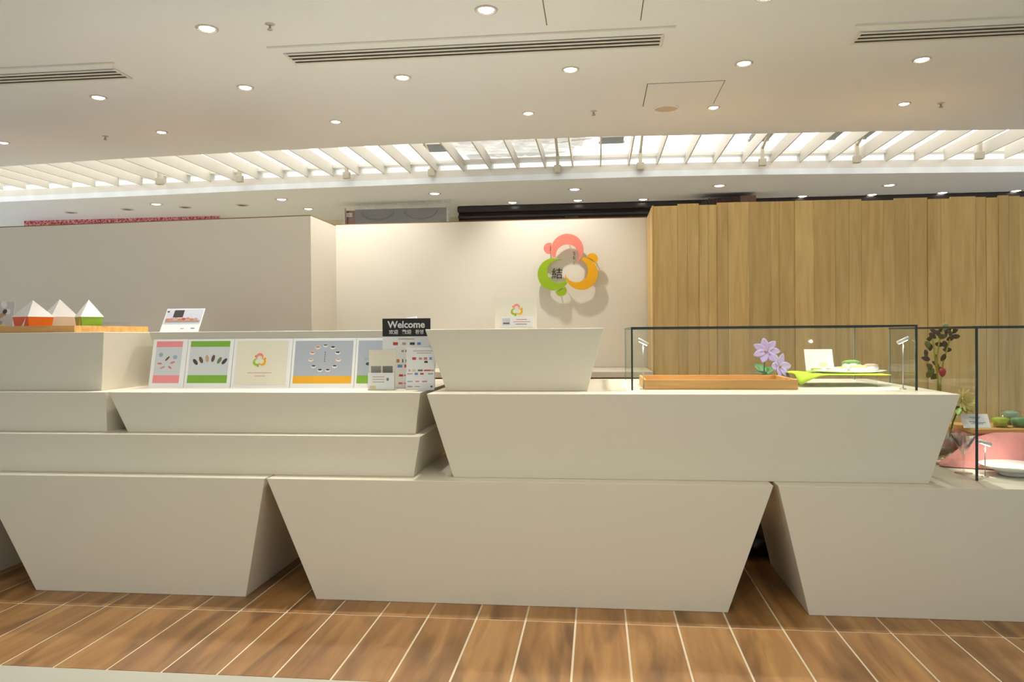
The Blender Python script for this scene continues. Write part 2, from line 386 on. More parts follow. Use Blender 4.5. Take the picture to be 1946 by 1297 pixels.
for y, xs in ((1.75, (-1.5, -0.4, 0.7)), (0.0, (-1.5, -0.4, 0.7)), (-1.8, (-1.5, -0.4, 0.7))):  # unseen warm lamps, added to brighten the counter fronts
    for k, x in enumerate(xs):
        downlight(x, y, 'added unseen fill downlight behind the camera, %s of the %s row' % (['first', 'second', 'third', 'fourth', 'fifth'][k], {1.75: 'front', 0.0: 'middle', -1.8: 'rear'}[y]), 'added fill lights behind the camera', 0.045, power=FILL_W, size=120, col=FILL_COL)
far_l = [(297, 388), (535, 379), (826, 368), (1092, 360), (1367, 353), (1690, 352)]
for i, p in enumerate(far_l):
    q = atZ(p[0], p[1], ZC); downlight(q.x, q.y, 'small far ceiling light beyond the recess, front row, ' + ORD[i], 'far ceiling lights', 0.06, power=130, lens=LENS_FAR)
far_2 = [(586, 397), (974, 385), (1098, 381), (1222, 379), (1525, 373), (1655, 371), (1782, 370), (1912, 369)]
where = ['left of the wrapped screen', 'nearest right of the wrapped screen', 'above the middle of the dark panelling', 'above the left end of the wood boards', 'first one right of the brown drum', 'second one right of the brown drum', 'third one right of the brown drum', 'last one by the right picture edge']
for i, p in enumerate(far_2):
    q = atZ(p[0], p[1], ZC); downlight(q.x, min(q.y, 9.29), 'tiny far ceiling light in the back row, ' + where[i], 'far ceiling lights, back row', 0.055, power=0, lens=LENS_FAR)
for i, (p, wh) in enumerate([((135, 404), 'leftmost'), ((242, 398), 'second from left'), ((352, 394), 'third from left'), ((460, 390), 'rightmost')]):
    q = atZ(p[0], p[1], ZC)
    t = thing('ceiling_sensor', 'small dark unlit ceiling fitting beyond the recess, ' + wh, 'ceiling fitting', (q.x, q.y, ZC), group='unlit far fittings')
    lathe('rim', [(0.05, 0), (0.075, 0), (0.07, -0.006), (0.05, -0.008), (0.05, 0)], RINGM, t, 14); lathe('lens', [(0.05, -0.001), (0, -0.004)], DARKM, t, 14)

def slot_vent(xa, xb, yc, label):
    t = thing('air_slot', label, 'air vent', ((xa + xb) / 2, yc, ZC - 0.0006)); h = (xb - xa) / 2
    box('backing', -h, h, -0.075, 0.075, -0.003, 0, DARKM, t)
    for yy in (-0.072, -0.024, 0.024, 0.072): box('slat', -h, h, yy - 0.010, yy + 0.010, -0.007, -0.003, WHITEM, t, 0.001)
    for s in (-1, 1): box('end_cap', s * h - 0.008, s * h + 0.008, -0.085, 0.085, -0.008, 0, WHITEM, t, 0.002)
    box('flange', -h - 0.06, h + 0.06, -0.19, -0.17, -0.004, 0, pmat('vent_seam', (218, 218, 216), 0.6), t)
slot_vent(-4.6, -2.845, 4.33, 'slatted ceiling air slot at the left picture edge')
slot_vent(-1.745, 0.36, 4.225, 'long slatted ceiling air slot in the middle')
slot_vent(1.41, 3.1, 4.33, 'slatted ceiling air slot at the right picture edge')
def hatch(xa, xb, ya, yb, label):
    t = thing('access_hatch', label, 'ceiling hatch', ((xa + xb) / 2, (ya + yb) / 2, ZC)); a, b = (xb - xa) / 2, (yb - ya) / 2
    box('seam', -a, a, -b, b, -0.0012, 0, pmat('hatch_seam', (120, 110, 98), 0.7), t)
    box('lid', -a + 0.006, a - 0.006, -b + 0.006, b - 0.006, -0.004, -0.0012, CEILP, t)
hatch(-0.25, 0.235, 3.46, 3.945, 'square ceiling access hatch at the top picture edge')
hatch(0.33, 0.82, 4.95, 5.44, 'square ceiling access hatch beside the round speaker')
spk = thing('ceiling_speaker', 'round flush ceiling speaker beside the square hatch', 'speaker', (0.50, 5.51, ZC))
lathe('rim', [(0.08, -0.004), (0.09, 0), (0.092, -0.004), (0.084, -0.010), (0.08, -0.004)], CEILP, spk, 28); lathe('grille', [(0.08, -0.004), (0.03, -0.008), (0, -0.008)], pmat('speaker_grille', (206, 196, 178), 0.7, 0.2, 200), spk, 28)
for p, wh in [((513, 46), 'beside the left downlight of the near row'), ((200, 259), 'near the left end of the bright recess'), ((1128, 211), 'between a spotlight and the round speaker'), ((1788, 196), 'right of the rightmost tilted spotlight')]:
    q = atZ(p[0], p[1], ZC); t = thing('sprinkler_head', 'small metal ceiling sprinkler head ' + wh, 'sprinkler', (q.x, q.y, ZC), group='ceiling sprinklers')
    lathe('escutcheon', [(0, -0.006), (0.018, -0.004), (0.026, 0), (0, 0)], RINGM, t, 12); lathe('nozzle', [(0, -0.03), (0.014, -0.03), (0.014, -0.026), (0.006, -0.022), (0.006, -0.004)], CHROME, t, 10)

# fittings in the recess
BRK = pmat('bracket_paint', (196, 190, 172), 0.5, 0.05, 12)
for p, wh in [((305, 352), 'leftmost'), ((457, 343), 'second from left'), ((660, 336), 'third from left'), ((821, 328), 'fourth from left'), ((1060, 324), 'fifth from left'), ((1217, 320), 'sixth from left'), ((1448, 312), 'third from right'), ((1627, 311), 'second from right'), ((1860, 310), 'rightmost')]:
    q = atY(p[0], p[1], 7.86)
    t = thing('hanger_bracket', 'small beige bracket hanging at the far edge of the bright recess, ' + wh, 'bracket', (q.x, 7.84, 0), group='recess brackets')
    box('block', -0.035, 0.035, -0.03, 0.03, ZC + 0.065, ZC + 0.135, BRK, t, 0.004)
    box('strap', -0.016, 0.016, -0.02, 0.02, ZC + 0.135, ZC + 0.26, BRK, t, 0.002)
    tube('rod', [(0, 0, ZC + 0.24), (0, -0.35, ZC + 0.33), (0, -0.7, ZC + 0.44)], 0.014, BRK, t, 8)
VOID = pmat('dark_duct', (96, 96, 92), 0.6, 0.2, 6)
for a, b, wh in [((1140, 272), (1186, 262), 'in the middle of the recess'), ((1425, 268), (1470, 256), 'left one of the right group'), ((1565, 265), (1603, 252), 'middle one of the right group'), ((1618, 264), (1664, 251), 'right one of the right group'), ((808, 288), (838, 276), 'left one, beside the plastic film')]:
    zq = ZC + 0.40; pa = atZ(a[0], a[1], zq); pb = atZ(b[0], b[1], zq)
    t = thing('air_duct', 'dark grey duct opening above the ceiling fins, ' + wh, 'duct', ((pa.x + pb.x) / 2, (pa.y + pb.y) / 2, zq), group='duct openings above the fins')
    hx, hy = abs(pb.x - pa.x) / 2, abs(pa.y - pb.y) / 2 + 0.04
    box('housing', -hx, hx, -hy, hy, 0.0, 0.055, VOID, t, 0.005)
    box('flange', -hx - 0.015, hx + 0.015, -hy - 0.015, -hy, 0.0, 0.03, BRK, t); box('flange', -hx - 0.015, hx + 0.015, hy, hy + 0.015, 0.0, 0.03, BRK, t)
FILM = film('milky_film', (168, 166, 160), 0.2)
def sheet(name, pts, nu, nv, amp, mat, label, cat, seed, th=0.0):
    rnd = random.Random(seed); vs = []; fs = []
    a, b, c, d = [Vector(p) for p in pts]; n = (b - a).cross(d - a).normalized()
    ph = [(rnd.uniform(3, 16), rnd.uniform(3, 16), rnd.uniform(0, 6)) for _ in range(6)]
    for j in range(nv + 1):
        for i in range(nu + 1):
            u, v = i / nu, j / nv
            p = (a * (1 - u) + b * u) * (1 - v) + (d * (1 - u) + c * u) * v
            h = sum(math.sin(fx * u + fy * v + f) for fx, fy, f in ph) / 6
            vs.append(p + n * amp * (h * 1.6 + rnd.uniform(-0.25, 0.25)))
    for j in range(nv):
        for i in range(nu): fs.append((j * (nu + 1) + i, j * (nu + 1) + i + 1, (j + 1) * (nu + 1) + i + 1, (j + 1) * (nu + 1) + i))
    o = mesh(name, vs, fs, mat, None, True); tag(o, label, cat); return o
zs = ZC + 0.33
sheet('plastic_film', [atZ(832, 268, zs), atZ(1128, 258, zs), atZ(1085, 288, zs), atZ(900, 304, zs)], 26, 16, 0.03, FILM, 'crumpled milky plastic film lying above the ceiling fins', 'plastic sheet', 3)

# ================================================================== HALL OBJECTS BEYOND THE WALLS
def patt(name):
    m = bpy.data.materials.new(name); m.use_nodes = True; nt = m.node_tree; N = nt.nodes.new; L = nt.links.new
    tc = N('ShaderNodeTexCoord'); v = N('ShaderNodeTexVoronoi'); v.feature = 'DISTANCE_TO_EDGE'; v.inputs['Scale'].default_value = 9
    nz = N('ShaderNodeTexNoise'); nz.inputs['Scale'].default_value = 6; ad = N('ShaderNodeVectorMath'); ad.operation = 'ADD'
    L(tc.outputs['Object'], nz.inputs['Vector']); L(nz.outputs['Color'], ad.inputs[0]); L(tc.outputs['Object'], ad.inputs[1]); L(ad.outputs[0], v.inputs['Vector'])
    r = N('ShaderNodeValToRGB'); e = r.color_ramp.elements; e[0].position = 0.05; e[0].color = lin((226, 168, 164)) + (1,); e[1].position = 0.12; e[1].color = lin((176, 58, 66)) + (1,)
    L(v.outputs['Distance'], r.inputs[0]); b = nt.nodes['Principled BSDF']; L(r.outputs[0], b.inputs['Base Color']); b.inputs['Roughness'].default_value = 0.6
    return m
q0, q1 = atY(45, 411, 9.6), atY(416, 403, 9.6)
t = thing('patterned_banner', 'long red patterned banner above the left booth wall', 'banner', (q0.x, 9.6, 2.3)); pm = patt('red_pattern_print')
nseg = 5; wseg = (q1.x - q0.x) / nseg
for i in range(nseg): box('banner_panel', i * wseg + 0.004, (i + 1) * wseg - 0.004, 0, 0.03, 0, q0.z - 2.3 + (q1.z - q0.z) * i / nseg, pm, t)
q0, q1 = atY(652, 380, 8.9), atY(853, 380, 8.9)
SCR = pmat('screen_grey', (128, 130, 132), 0.4, 0.06, 4)
t = thing('hanging_screen', 'grey wall screen hung behind crumpled clear plastic', 'screen', (q0.x, 8.9, 2.2)); wv = q1.x - q0.x
box('panel', 0.14, wv - 0.02, 0.02, 0.07, 0, 0.47, SCR, t, 0.005)
box('post', 0.0, 0.02, 0, 0.05, 0, 0.49, WHITEM, t); box('post', wv - 0.03, wv - 0.01, 0, 0.05, 0, 0.49, WHITEM, t)
box('side_board', 0.03, 0.14, 0.03, 0.07, 0, 0.46, pmat('rust_board', (142, 92, 70), 0.6, 0.1, 8), t)
g = box('name_plate', 0.035, 0.105, 0.024, 0.03, 0.385, 0.43, PAPER, t)
text_mesh('lettering', 'GK II', 0.032, BLACKP, g, 0.038, 0.396, 0.0235)
for cxa in (0.42, 0.95): tube('fold_line', [(cxa + 0.2 * math.cos(a), 0.012, 0.44 + 0.10 * math.sin(a)) for a in [PI + PI * j / 10 for j in range(11)]], 0.008, pmat('fold_dark', (96, 98, 102), 0.5), t, 6)
FILM2 = film('clear_film', (206, 206, 206), 0.72, 0.15)
sheet('plastic_film', [(q0.x + 0.05, 8.85, 2.2), (q1.x + 0.02, 8.85, 2.2), (q1.x + 0.02, 8.85, 2.745), (q0.x + 0.1, 8.85, 2.70)], 30, 10, 0.02, FILM2, 'crumpled clear plastic sheet draped over the hanging grey screen', 'plastic sheet', 5)
BRN = pmat('brown_ribs', (74, 52, 48), 0.5, 0.2, 30)
qa, qb, qc = atY(1322, 385, 8.9), atY(1407, 372, 8.9), atY(1437, 372, 8.9)
t = thing('brown_drum', 'brown ribbed drum shape under the far ceiling, above the wood boards', 'drum', (qb.x, 8.9, 2.3))
bm = bmesh.new(); r_ = qb.x - qa.x
prof = [(0, 0), (-r_, 0), (-r_, 0.24), (-r_ * 0.93, 0.33), (-r_ * 0.75, 0.375), (-r_ * 0.45, 0.395), (0, 0.40)]
extrude_poly('shell', prof, BRN, t, 0.3, y=0.3)
for i in range(11): box('rib', -r_ * (0.86 - 0.08 * i) - 0.006, -r_ * (0.86 - 0.08 * i) + 0.006, -0.012, 0, 0, 0.36 if i < 2 else 0.39, BRN, t)
box('end_box', 0, qc.x - qb.x, 0, 0.3, 0, 0.41, pmat('brown_box', (128, 98, 84), 0.6, 0.05, 6), t)

# ================================================================== LOGO ON THE BACK WALL
def rot2(p, a): return (p[0] * math.cos(a) - p[1] * math.sin(a), p[0] * math.sin(a) + p[1] * math.cos(a))
def logo(parent, s, cx, cz, y, t, mats, dots=True, names=('petal', 'dot')):
    """three crescents with dots, threefold around (cx, cz); s = metres per drawing unit; drawing is x right, z up"""
    arc = lambda c, r, a0, a1, n: [(c[0] + r * math.cos(math.radians(a0 + (a1 - a0) * k / n)), c[1] + r * math.sin(math.radians(a0 + (a1 - a0) * k / n))) for k in range(n + 1)]
    oc = (-2, 245); ic = (oc[0], oc[1] - 88); R_, r_ = 250, 178
    cres = arc(oc, R_, 205, -60, 36) + arc(ic, r_, -47, 186, 32)
    dc, dr, gap = (-279, 277), 86, 14
    big = R_ + gap
    dd = math.hypot(dc[0] - oc[0], dc[1] - oc[1]); base = math.degrees(math.atan2(dc[1] - oc[1], dc[0] - oc[0]))
    ca = math.degrees(math.acos((dd * dd + big * big - dr * dr) / (2 * dd * big))); cb = math.degrees(math.acos((dd * dd + dr * dr - big * big) / (2 * dd * dr)))
    dot = arc(dc, dr, base + 180 + cb, base + 540 - cb, 26) + arc(oc, big, base - ca, base + ca, 8)[1:-1]
    for k, m in enumerate(mats):
        a = -2 * PI / 3 * k
        for nm, poly in ((names[0], cres), (names[1], dot)):
            if nm == names[1] and not dots: continue
            extrude_poly(nm, [(cx + s * rot2(p, a)[0], cz + s * rot2(p, a)[1]) for p in poly], m, parent, t, y=y)
lc = atY(1078.5, 506, 5.94)
lg = thing('wall_logo', 'three petal pink, yellow and green logo mounted on the cream back wall', 'logo', (lc.x, 5.94, lc.z))
PXM = (atY(1178, 506, 5.94).x - atY(978, 506, 5.94).x) / 200
logo(lg, PXM / 8.106, 0, 0, 0.0, 0.014, (PINK, AMBER, LIME))
for (px, py) in [(1044, 470), (1130, 492), (1065, 553), (1078, 452), (1126, 515), (1032, 520)]:
    q = atY(px, py, 5.94); tube('standoff', [(q.x - lc.x, 0.0, q.z - lc.z), (q.x - lc.x, 0.06, q.z - lc.z)], 0.004, CHROME, lg, 8)
INK = pmat('black_ink', (52, 48, 46), 0.6, 0.05, 10)
text_mesh('lettering', '結', 22 * PXM, INK, lg, (1058 - 1078.5) * PXM, -(527 - 506) * PXM, 0.055, 'CENTER', 0.0005)
for px, py, dx, dy in [(1088, 479, 4, -1), (1090, 479, 0, 5), (1092.5, 481, -1, 4), (1088, 488, 5, 0), (1090, 486, 0, 6), (1088.5, 491, 4, 1), (1089, 497, 3, 1), (1092, 499, -3, 3)]:
    x0_, z0_ = (px - 1078.5) * PXM, -(py - 506) * PXM
    tube('brush_stroke', [(x0_, 0.055, z0_), (x0_ + dx * PXM * .5, 0.055, z0_ - dy * PXM * .5 + PXM * .3), (x0_ + dx * PXM, 0.055, z0_ - dy * PXM)], 0.0018, GREYINK, lg, 5)

# ================================================================== PRINTED CARDS AND SIGNS
def card(name, label, cat, bl, br, Y, z0, height, lean, mat=PAPER, th=0.003, group=None, lshift=0.0):
    """a flat card standing on z0; bl/br are the image columns of its bottom corners at depth Y"""
    a = atY(bl, 700, Y).x; b = atY(br, 700, Y).x
    t = thing(name, label, cat, (a, Y, z0), (-lean, 0, 0), group); W_ = b - a
    box('backing', 0, W_, 0, th, 0, height, mat, t, 0.0005)
    return t, W_
def rect(parent, name, u0, u1, v0, v1, mat, W_, H_, lay=1):
    return box(name, u0 * W_, u1 * W_, -0.0004 * lay, -0.0004 * (lay - 1), v0 * H_, v1 * H_, mat, parent)
def blob(parent, name, u, v, ru, rv, mat, W_, H_, a=0.0, lay=2):
    pts = [rot2((ru * math.cos(2 * PI * k / 14), rv * math.sin(2 * PI * k / 14)), a) for k in range(14)]
    return extrude_poly(name, [(u * W_ + p[0], v * H_ + p[1]) for p in pts], mat, parent, 0.0004, y=-0.0004 * (lay - 1))
INKS = {n: pmat('ink_' + n, c, 0.55, 0.03, 8) for n, c in dict(brown=(110, 78, 62), dark=(70, 66, 64), red=(206, 66, 58), blue=(110, 150, 210), rose=(214, 130, 130), orange=(214, 130, 60), sky=(150, 176, 196), moss=(110, 126, 80), tan=(196, 160, 140), sand=(230, 214, 160)).items()}
LEAN = math.radians(13); PH = 0.252; PY = 3.625
tops = [('product_poster', 'product poster with pink bands at the left end of the row', 281, 347), ('product_poster', 'product poster with green bands and a row of sushi pieces', 348, 436), ('product_poster', 'cream poster with the small flower logo in its middle', 437, 549), ('product_poster', 'poster with a ring of sushi plates above a yellow band', 550, 671), ('product_poster', 'poster half hidden behind the leaflet holder', 672, 742)]
P = []
for n, l, a, b in tops: P.append(card(n, l, 'poster', a, b, PY, ZCT, PH, LEAN, PAPER, group='posters on the counter'))
t, W_ = P[0]; H_ = PH
rect(t, 'pink_band', .10, .86, .84, .96, PINKINK, W_, H_); rect(t, 'pink_band', .10, .86, .10, .26, PINKINK, W_, H_); rect(t, 'photo', .10, .86, .26, .84, GREYPH, W_, H_)
for u, v, ru, rv, c, a in [(.26, .68, .011, .011, 'sky', 0), (.68, .63, .012, .011, 'sky', 0), (.46, .60, .016, .005, 'brown', .8), (.25, .50, .013, .005, 'rose', 0), (.62, .52, .013, .005, 'rose', .3), (.35, .42, .014, .005, 'tan', .4), (.56, .42, .012, .005, 'rose', -.6)]: blob(t, 'sushi_picture', u, v, ru, rv, INKS[c], W_, H_, a)
t, W_ = P[1]
rect(t, 'green_band', .06, .92, .84, .96, GREENINK, W_, H_); rect(t, 'green_band', .06, .92, .10, .26, GREENINK, W_, H_); rect(t, 'photo', .06, .92, .26, .84, GREYPH, W_, H_)
for u, v, c, a in [(.20, .53, 'dark', .7), (.32, .57, 'brown', .5), (.45, .60, 'tan', .2), (.58, .60, 'brown', -.2), (.72, .56, 'moss', -.5), (.83, .54, 'dark', -.7)]: blob(t, 'sushi_picture', u, v, .009, .019, INKS[c], W_, H_, a)
t, W_ = P[2]
rect(t, 'cream_print', .05, .93, .06, .96, CREAMP, W_, H_)
logo(t, 0.074 / 1000, W_ * .46, H_ * .56, -0.0004, 0.0006, (PINK, AMBER, LIME))
for v, a, b in [(.30, .27, .68), (.235, .40, .58)]: rect(t, 'text_line', a, b, v, v + .012, INKS['tan'], W_, H_, 2)
t, W_ = P[3]
rect(t, 'yellow_band', .04, .96, .09, .24, AMBERINK, W_, H_); rect(t, 'photo', .04, .96, .24, .95, pmat('blue_grey_print', (176, 182, 192), .5, .03, 5), W_, H_)
for k in range(11):
    a = PI / 2 + 2 * PI * k / 11; c = ['moss', 'orange', 'orange', 'tan', 'brown', 'dark', 'brown', 'brown', 'tan', 'dark', 'dark'][k]
    uu, vv = .52 + math.cos(a) * .072 / W_, .60 + math.sin(a) * .064 / H_
    blob(t, 'plate_picture', uu, vv, .013, .009, PAPER, W_, H_, 0); blob(t, 'sushi_picture', uu, vv + .01, .011, .005, INKS[c], W_, H_, 0, 3)
for k in range(5): rect(t, 'text_line', .515, .53, .52 + k * .045, .55 + k * .045, GREYINK, W_, H_, 2)
t, W_ = P[4]
rect(t, 'green_band', .06, .95, .09, .25, GREENINK, W_, H_); rect(t, 'photo', .06, .95, .25, .95, pmat('blue_grey_print', (176, 182, 192)), W_, H_)
for u, v, c in [(.40, .72, 'rose'), (.30, .58, 'sky'), (.35, .48, 'dark'), (.5, .6, 'moss')]: blob(t, 'sushi_picture', u, v, .012, .008, INKS[c], W_, H_)

# welcome sign: black header with a payment sheet below
q0, q1 = atY(727, 640, 3.60), atY(826, 640, 3.60); zt = atY(727, 606, 3.60).z; zm = atY(727, 640, 3.60).z
ws = thing('welcome_sign', 'black headed welcome sign with a sheet of payment marks', 'sign', (q0.x, 3.60, ZCT)); W_ = (atY(818, 620, 3.6).x - q0.x); H_ = zt - ZCT
box('sheet', 0, W_ + 0.02, 0, 0.003, 0, zm - ZCT, PAPER, ws, 0.0005)
hd = box('header', 0, W_, -0.001, 0.003, zm - ZCT, H_, BLACKP, ws, 0.0005)
text_mesh('lettering', 'Welcome', 0.046, WHITEINK, hd, W_ * .50, zm - ZCT + 0.042, -0.0015, 'CENTER', bold=0.0012)
text_mesh('lettering', '欢迎   歡迎   환영', 0.023, WHITEINK, hd, W_ * .50, zm - ZCT + 0.013, -0.0015, 'CENTER', bold=0.0004)
Hs = zm - ZCT
def marks(t, W_, H_, rows, y):
    for v, us in rows:
        for u, wd, c, h in us:
            box('printed_mark', u * W_ - wd, u * W_ + wd, y - 0.0005, y, v * H_ - h, v * H_ + h, INKS[c] if c in INKS else GREYINK, t)
marks(ws, W_, Hs, [(.95, [(.5, .04, 'tan', .002)]), (.86, [(.27, .012, 'red', .007), (.45, .009, 'tan', .006), (.62, .012, 'dark', .006), (.76, .009, 'blue', .006)]), (.72, [(.42, .006, 'tan', .005), (.50, .006, 'red', .005)]), (.53, [(.32, .007, 'orange', .008), (.42, .003, 'brown', .008), (.50, .005, 'moss', .007)]), (.43, [(.36, .012, 'blue', .007), (.49, .009, 'red', .007)]), (.25, [(.38, .010, 'red', .005), (.46, .005, 'tan', .003)]), (.10, [(.37, .010, 'rose', .005), (.46, .005, 'tan', .003)])], -0.0005)
t = thing('tissue_pack', 'white folded paper pack behind the welcome sign', 'paper pack', (atY(752, 606, 3.80).x, 3.80, ZD))
bm = hexbm([(0, 0, 0), (.115, 0, 0), (.115, .08, 0), (0, .08, 0), (.01, .01, .034), (.118, .01, .04), (.118, .07, .04), (.03, .07, .036)], .003); from_bm('body', bm, PAPER, t)
bm = hexbm([(.03, .02, .034), (.1, .02, .036), (.1, .06, .036), (.03, .06, .034), (.05, .03, .064), (.10, .03, .07), (.10, .05, .07), (.05, .05, .064)], .002); from_bm('tissue', bm, PAPER, t)
# second payment sheet in front
t, W_ = card('payment_sheet', 'white sheet of small payment marks leaning right of the welcome sign', 'leaflet', 771, 825, 3.50, ZCT, 0.200, math.radians(5), PAPER)
H_ = .2
box('holder_lip', -0.003, W_ + .003, -0.012, -0.009, 0, 0.03, ACRYL, t)
marks(t, W_, H_, [(.92, [(.6, .05, 'tan', .0015)]), (.87, [(.62, .035, 'tan', .0015)]), (.74, [(.28, .009, 'red', .006), (.5, .007, 'tan', .005), (.68, .008, 'rose', .006), (.86, .006, 'blue', .006)]), (.66, [(.7, .008, 'dark', .005)]), (.46, [(.12, .004, 'tan', .004), (.28, .009, 'sand', .005), (.5, .012, 'moss', .004), (.75, .016, 'red', .003), (.92, .008, 'tan', .003)]), (.38, [(.14, .013, 'tan', .002), (.36, .008, 'blue', .005), (.56, .008, 'red', .004), (.86, .012, 'sky', .003)]), (.20, [(.14, .012, 'sky', .003), (.4, .009, 'tan', .003), (.66, .012, 'rose', .003)]), (.08, [(.14, .012, 'tan', .003), (.4, .012, 'tan', .002), (.9, .005, 'dark', .004)])], -0.0003)
# leaflet holder
q0, q1 = atY(697, 740, 3.47), atY(750, 740, 3.47)
t = thing('leaflet_holder', 'clear leaflet holder with grey printed cards left of the payment sheet', 'leaflet holder', (q0.x, 3.47, ZCT)); W_ = q1.x - q0.x
box('back_plate', 0, W_, 0.03, 0.032, 0, .195, ACRYL, t); box('front_plate', 0, W_, 0, 0.002, 0, .08, ACRYL, t); box('foot', 0, W_, 0, .06, 0, .003, ACRYL, t)
lf = box('leaflet', .003, W_ - .003, 0.027, 0.0295, .004, .19, CREAMP, t)
for a, b, c_, d, m in [(.10, .46, .36, .58, 'tan'), (.52, .88, .36, .58, 'dark')]:
    box('printed_block', a * W_, b * W_, .0265, .027, c_ * .195, d * .195, pmat('grey_block', (150, 146, 138), .6) if m == 'tan' else pmat('grey_block_dark', (128, 124, 116), .6), lf)
l2 = box('small_card', .004, W_ - .004, .006, .008, .003, .082, PAPER, t)
box('yellow_tab', .012, .042, .0055, .006, .008, .022, INKS['sand'], l2); box('printed_mark', W_ * .7, W_ * .78, .0055, .006, .045, .058, GREYINK, l2)
for k in range(3): box('text_line', W_ * .2, W_ * .62, .0055, .006, .038 + .012 * k, .041 + .012 * k, INKS['tan'], l2)

# photo card on the top block
q0, q1 = atY(303, 627, 3.78), atY(376, 627, 3.78)
t = thing('photo_card', 'white leaning photo card standing behind the pink poster', 'card stand', (q0.x, 3.78, ZD), (-math.radians(32), 0, 0)); W_ = q1.x - q0.x; H_ = .148
box('backing', 0, W_, 0, .003, 0, H_, PAPER, t, .0005); box('support', W_ * .3, W_ * .7, .003, .006, 0, H_ * .5, ACRYL, t)
rect(t, 'photo', 0.02, .98, .33, .97, pmat('pale_room_print', (206, 208, 216), .5, .08, 30), W_, H_)
rect(t, 'dark_picture', .22, .48, .62, .93, INKS['dark'], W_, H_, 2); rect(t, 'dark_picture', .03, .09, .84, .90, INKS['dark'], W_, H_, 2)
rect(t, 'table_picture', .05, .95, .40, .50, pmat('warm_grey_print', (168, 150, 140), .5, .1, 40), W_, H_, 2)
for k in range(8): blob(t, 'dish_picture', .10 + .105 * k, .53 + .02 * (k % 3), .012, .007, INKS[['orange', 'rose', 'tan', 'orange', 'red', 'rose', 'orange', 'tan'][k]], W_, H_, 0, 3)
rect(t, 'text_line', .78, .88, .13, .17, GREYINK, W_, H_); rect(t, 'text_line', .52, .6, .12, .16, INKS['tan'], W_, H_)

# cream logo stand and card box on the right top block
q0, q1 = atY(940, 620, 3.66), atY(1020, 620, 3.66)
t = thing('logo_stand', 'cream sign stand with small flower logo on the slanted top block', 'sign', (q0.x, 3.66, ZD), (-math.radians(10), 0, 0)); W_ = q1.x - q0.x; H_ = atY(980, 566, 3.68).z - ZD + .003
box('backing', 0, W_, 0, .004, 0, H_, CREAMP, t, .0005); logo(t, 0.063 / 1000, W_ * .52, H_ * .60, 0.0, .0006, (PINK, AMBER, LIME))
q0, q1 = atY(951, 620, 3.56), atY(1014, 620, 3.56)
t = thing('card_box', 'white name card box in front of the cream logo stand', 'card box', (q0.x, 3.56, ZD)); W_ = q1.x - q0.x
box('tray', 0, W_, -.01, .035, 0, .008, ACRYL, t); f = box('name_card', 0.004, W_ - .004, .01, .02, .006, .056, PAPER, t, .0005)
box('photo', .008, .045, .0094, .01, .018, .050, pmat('pale_room_print', (206, 208, 216)), f); box('dark_picture', .012, .042, .0088, .0094, .024, .030, INKS['brown'], f)
for k, (a, b) in enumerate([(.075, .125), (.06, .14), (.07, .125)]): box('text_line', a, b, .0094, .01, .043 - .011 * k, .046 - .011 * k, INKS['rose'] if k < 2 else GREYINK, f)

# ================================================================== WOODEN TRAY WITH PAPER BOXES
def tray(name, label, x0, x1, y0, y1, z0, h, th=.012):
    t = thing(name, label, 'tray', ((x0 + x1) / 2, (y0 + y1) / 2, z0)); a, b = (x1 - x0) / 2, (y1 - y0) / 2
    box('base', -a + th, a - th, -b + th, b - th, 0, .008, TRAYW, t)
    box('side', -a, a, -b, -b + th, 0, h, TRAYW, t, .001); box('side', -a, a, b - th, b, 0, h, TRAYW, t, .001)
    box('side', -a, -a + th, -b + th, b - th, 0, h, TRAYW, t, .001); box('side', a - th, a, -b + th, b - th, 0, h, TRAYW, t, .001); return t
xr = atY(141.5, 626, 3.48).x
tray('wooden_tray', 'wooden tray carrying paper boxes on the top block at left', -3.7, xr, 3.48, 4.10, ZD, .034)
BOXW = pmat('box_paper', (238, 234, 228), .55, .01, 8)
def paper_box(px, apex_y, Y, rz, wid, label, sl, sl2, group):
    z0 = ZD + .008; q = atY(px, 600, Y); za = atY(px, apex_y, Y).z; zs_ = atY(px, 603, Y).z
    t = thing('paper_box', label, 'paper box', (q.x, Y, z0), (0, 0, rz), group); h, b, hs = wid / 2, wid / 2 * .84, zs_ - z0
    mm = mesh('sleeve', [(-b, -b, 0), (b, -b, 0), (b, b, 0), (-b, b, 0), (-h, -h, hs), (h, -h, hs), (h, h, hs), (-h, h, hs)], [(0, 1, 2, 3), (4, 5, 6, 7), (0, 1, 5, 4), (1, 2, 6, 5), (2, 3, 7, 6), (3, 0, 4, 7)], sl, t)
    e = h + .003; zt_ = za - z0
    mesh('lid', [(-e, -e, hs), (e, -e, hs), (e, e, hs), (-e, e, hs), (0, 0, zt_)], [(0, 1, 2, 3), (0, 1, 4), (1, 2, 4), (2, 3, 4), (3, 0, 4)], BOXW, t)
    if sl2 is not None:
        mesh('side_panel', [(b + .0008, -b, 0.001), (b + .0008, b, 0.001), (h + .0008, h, hs - .001), (h + .0008, -h, hs - .001)], [(0, 1, 2, 3)], sl2, t)
        mesh('flap', [(-b * .5, -b - .0012, .001), (b * .1, -b - .0012, .001), (h * .75, -h - .0012, hs - .003)], [(0, 1, 2)], BOXW, t)
    else:
        for k in range(3): box('text_line', -.03, .02 - .01 * k, -h - .001, -b - .0006, hs * (.3 + .2 * k), hs * (.3 + .2 * k) + .003, GREYINK, t)
    return t
grp = 'pyramid boxes on the tray'
paper_box(63, 571, 3.72, math.radians(-20), .135, 'white pyramid paper box with an orange sleeve', pmat('red_sleeve', (214, 96, 70), .5), pmat('orange_sleeve', (238, 124, 40), .5), grp)
paper_box(114, 569, 3.95, math.radians(-32), .135, 'plain white pyramid paper box between the orange and green ones', BOXW, None, grp)
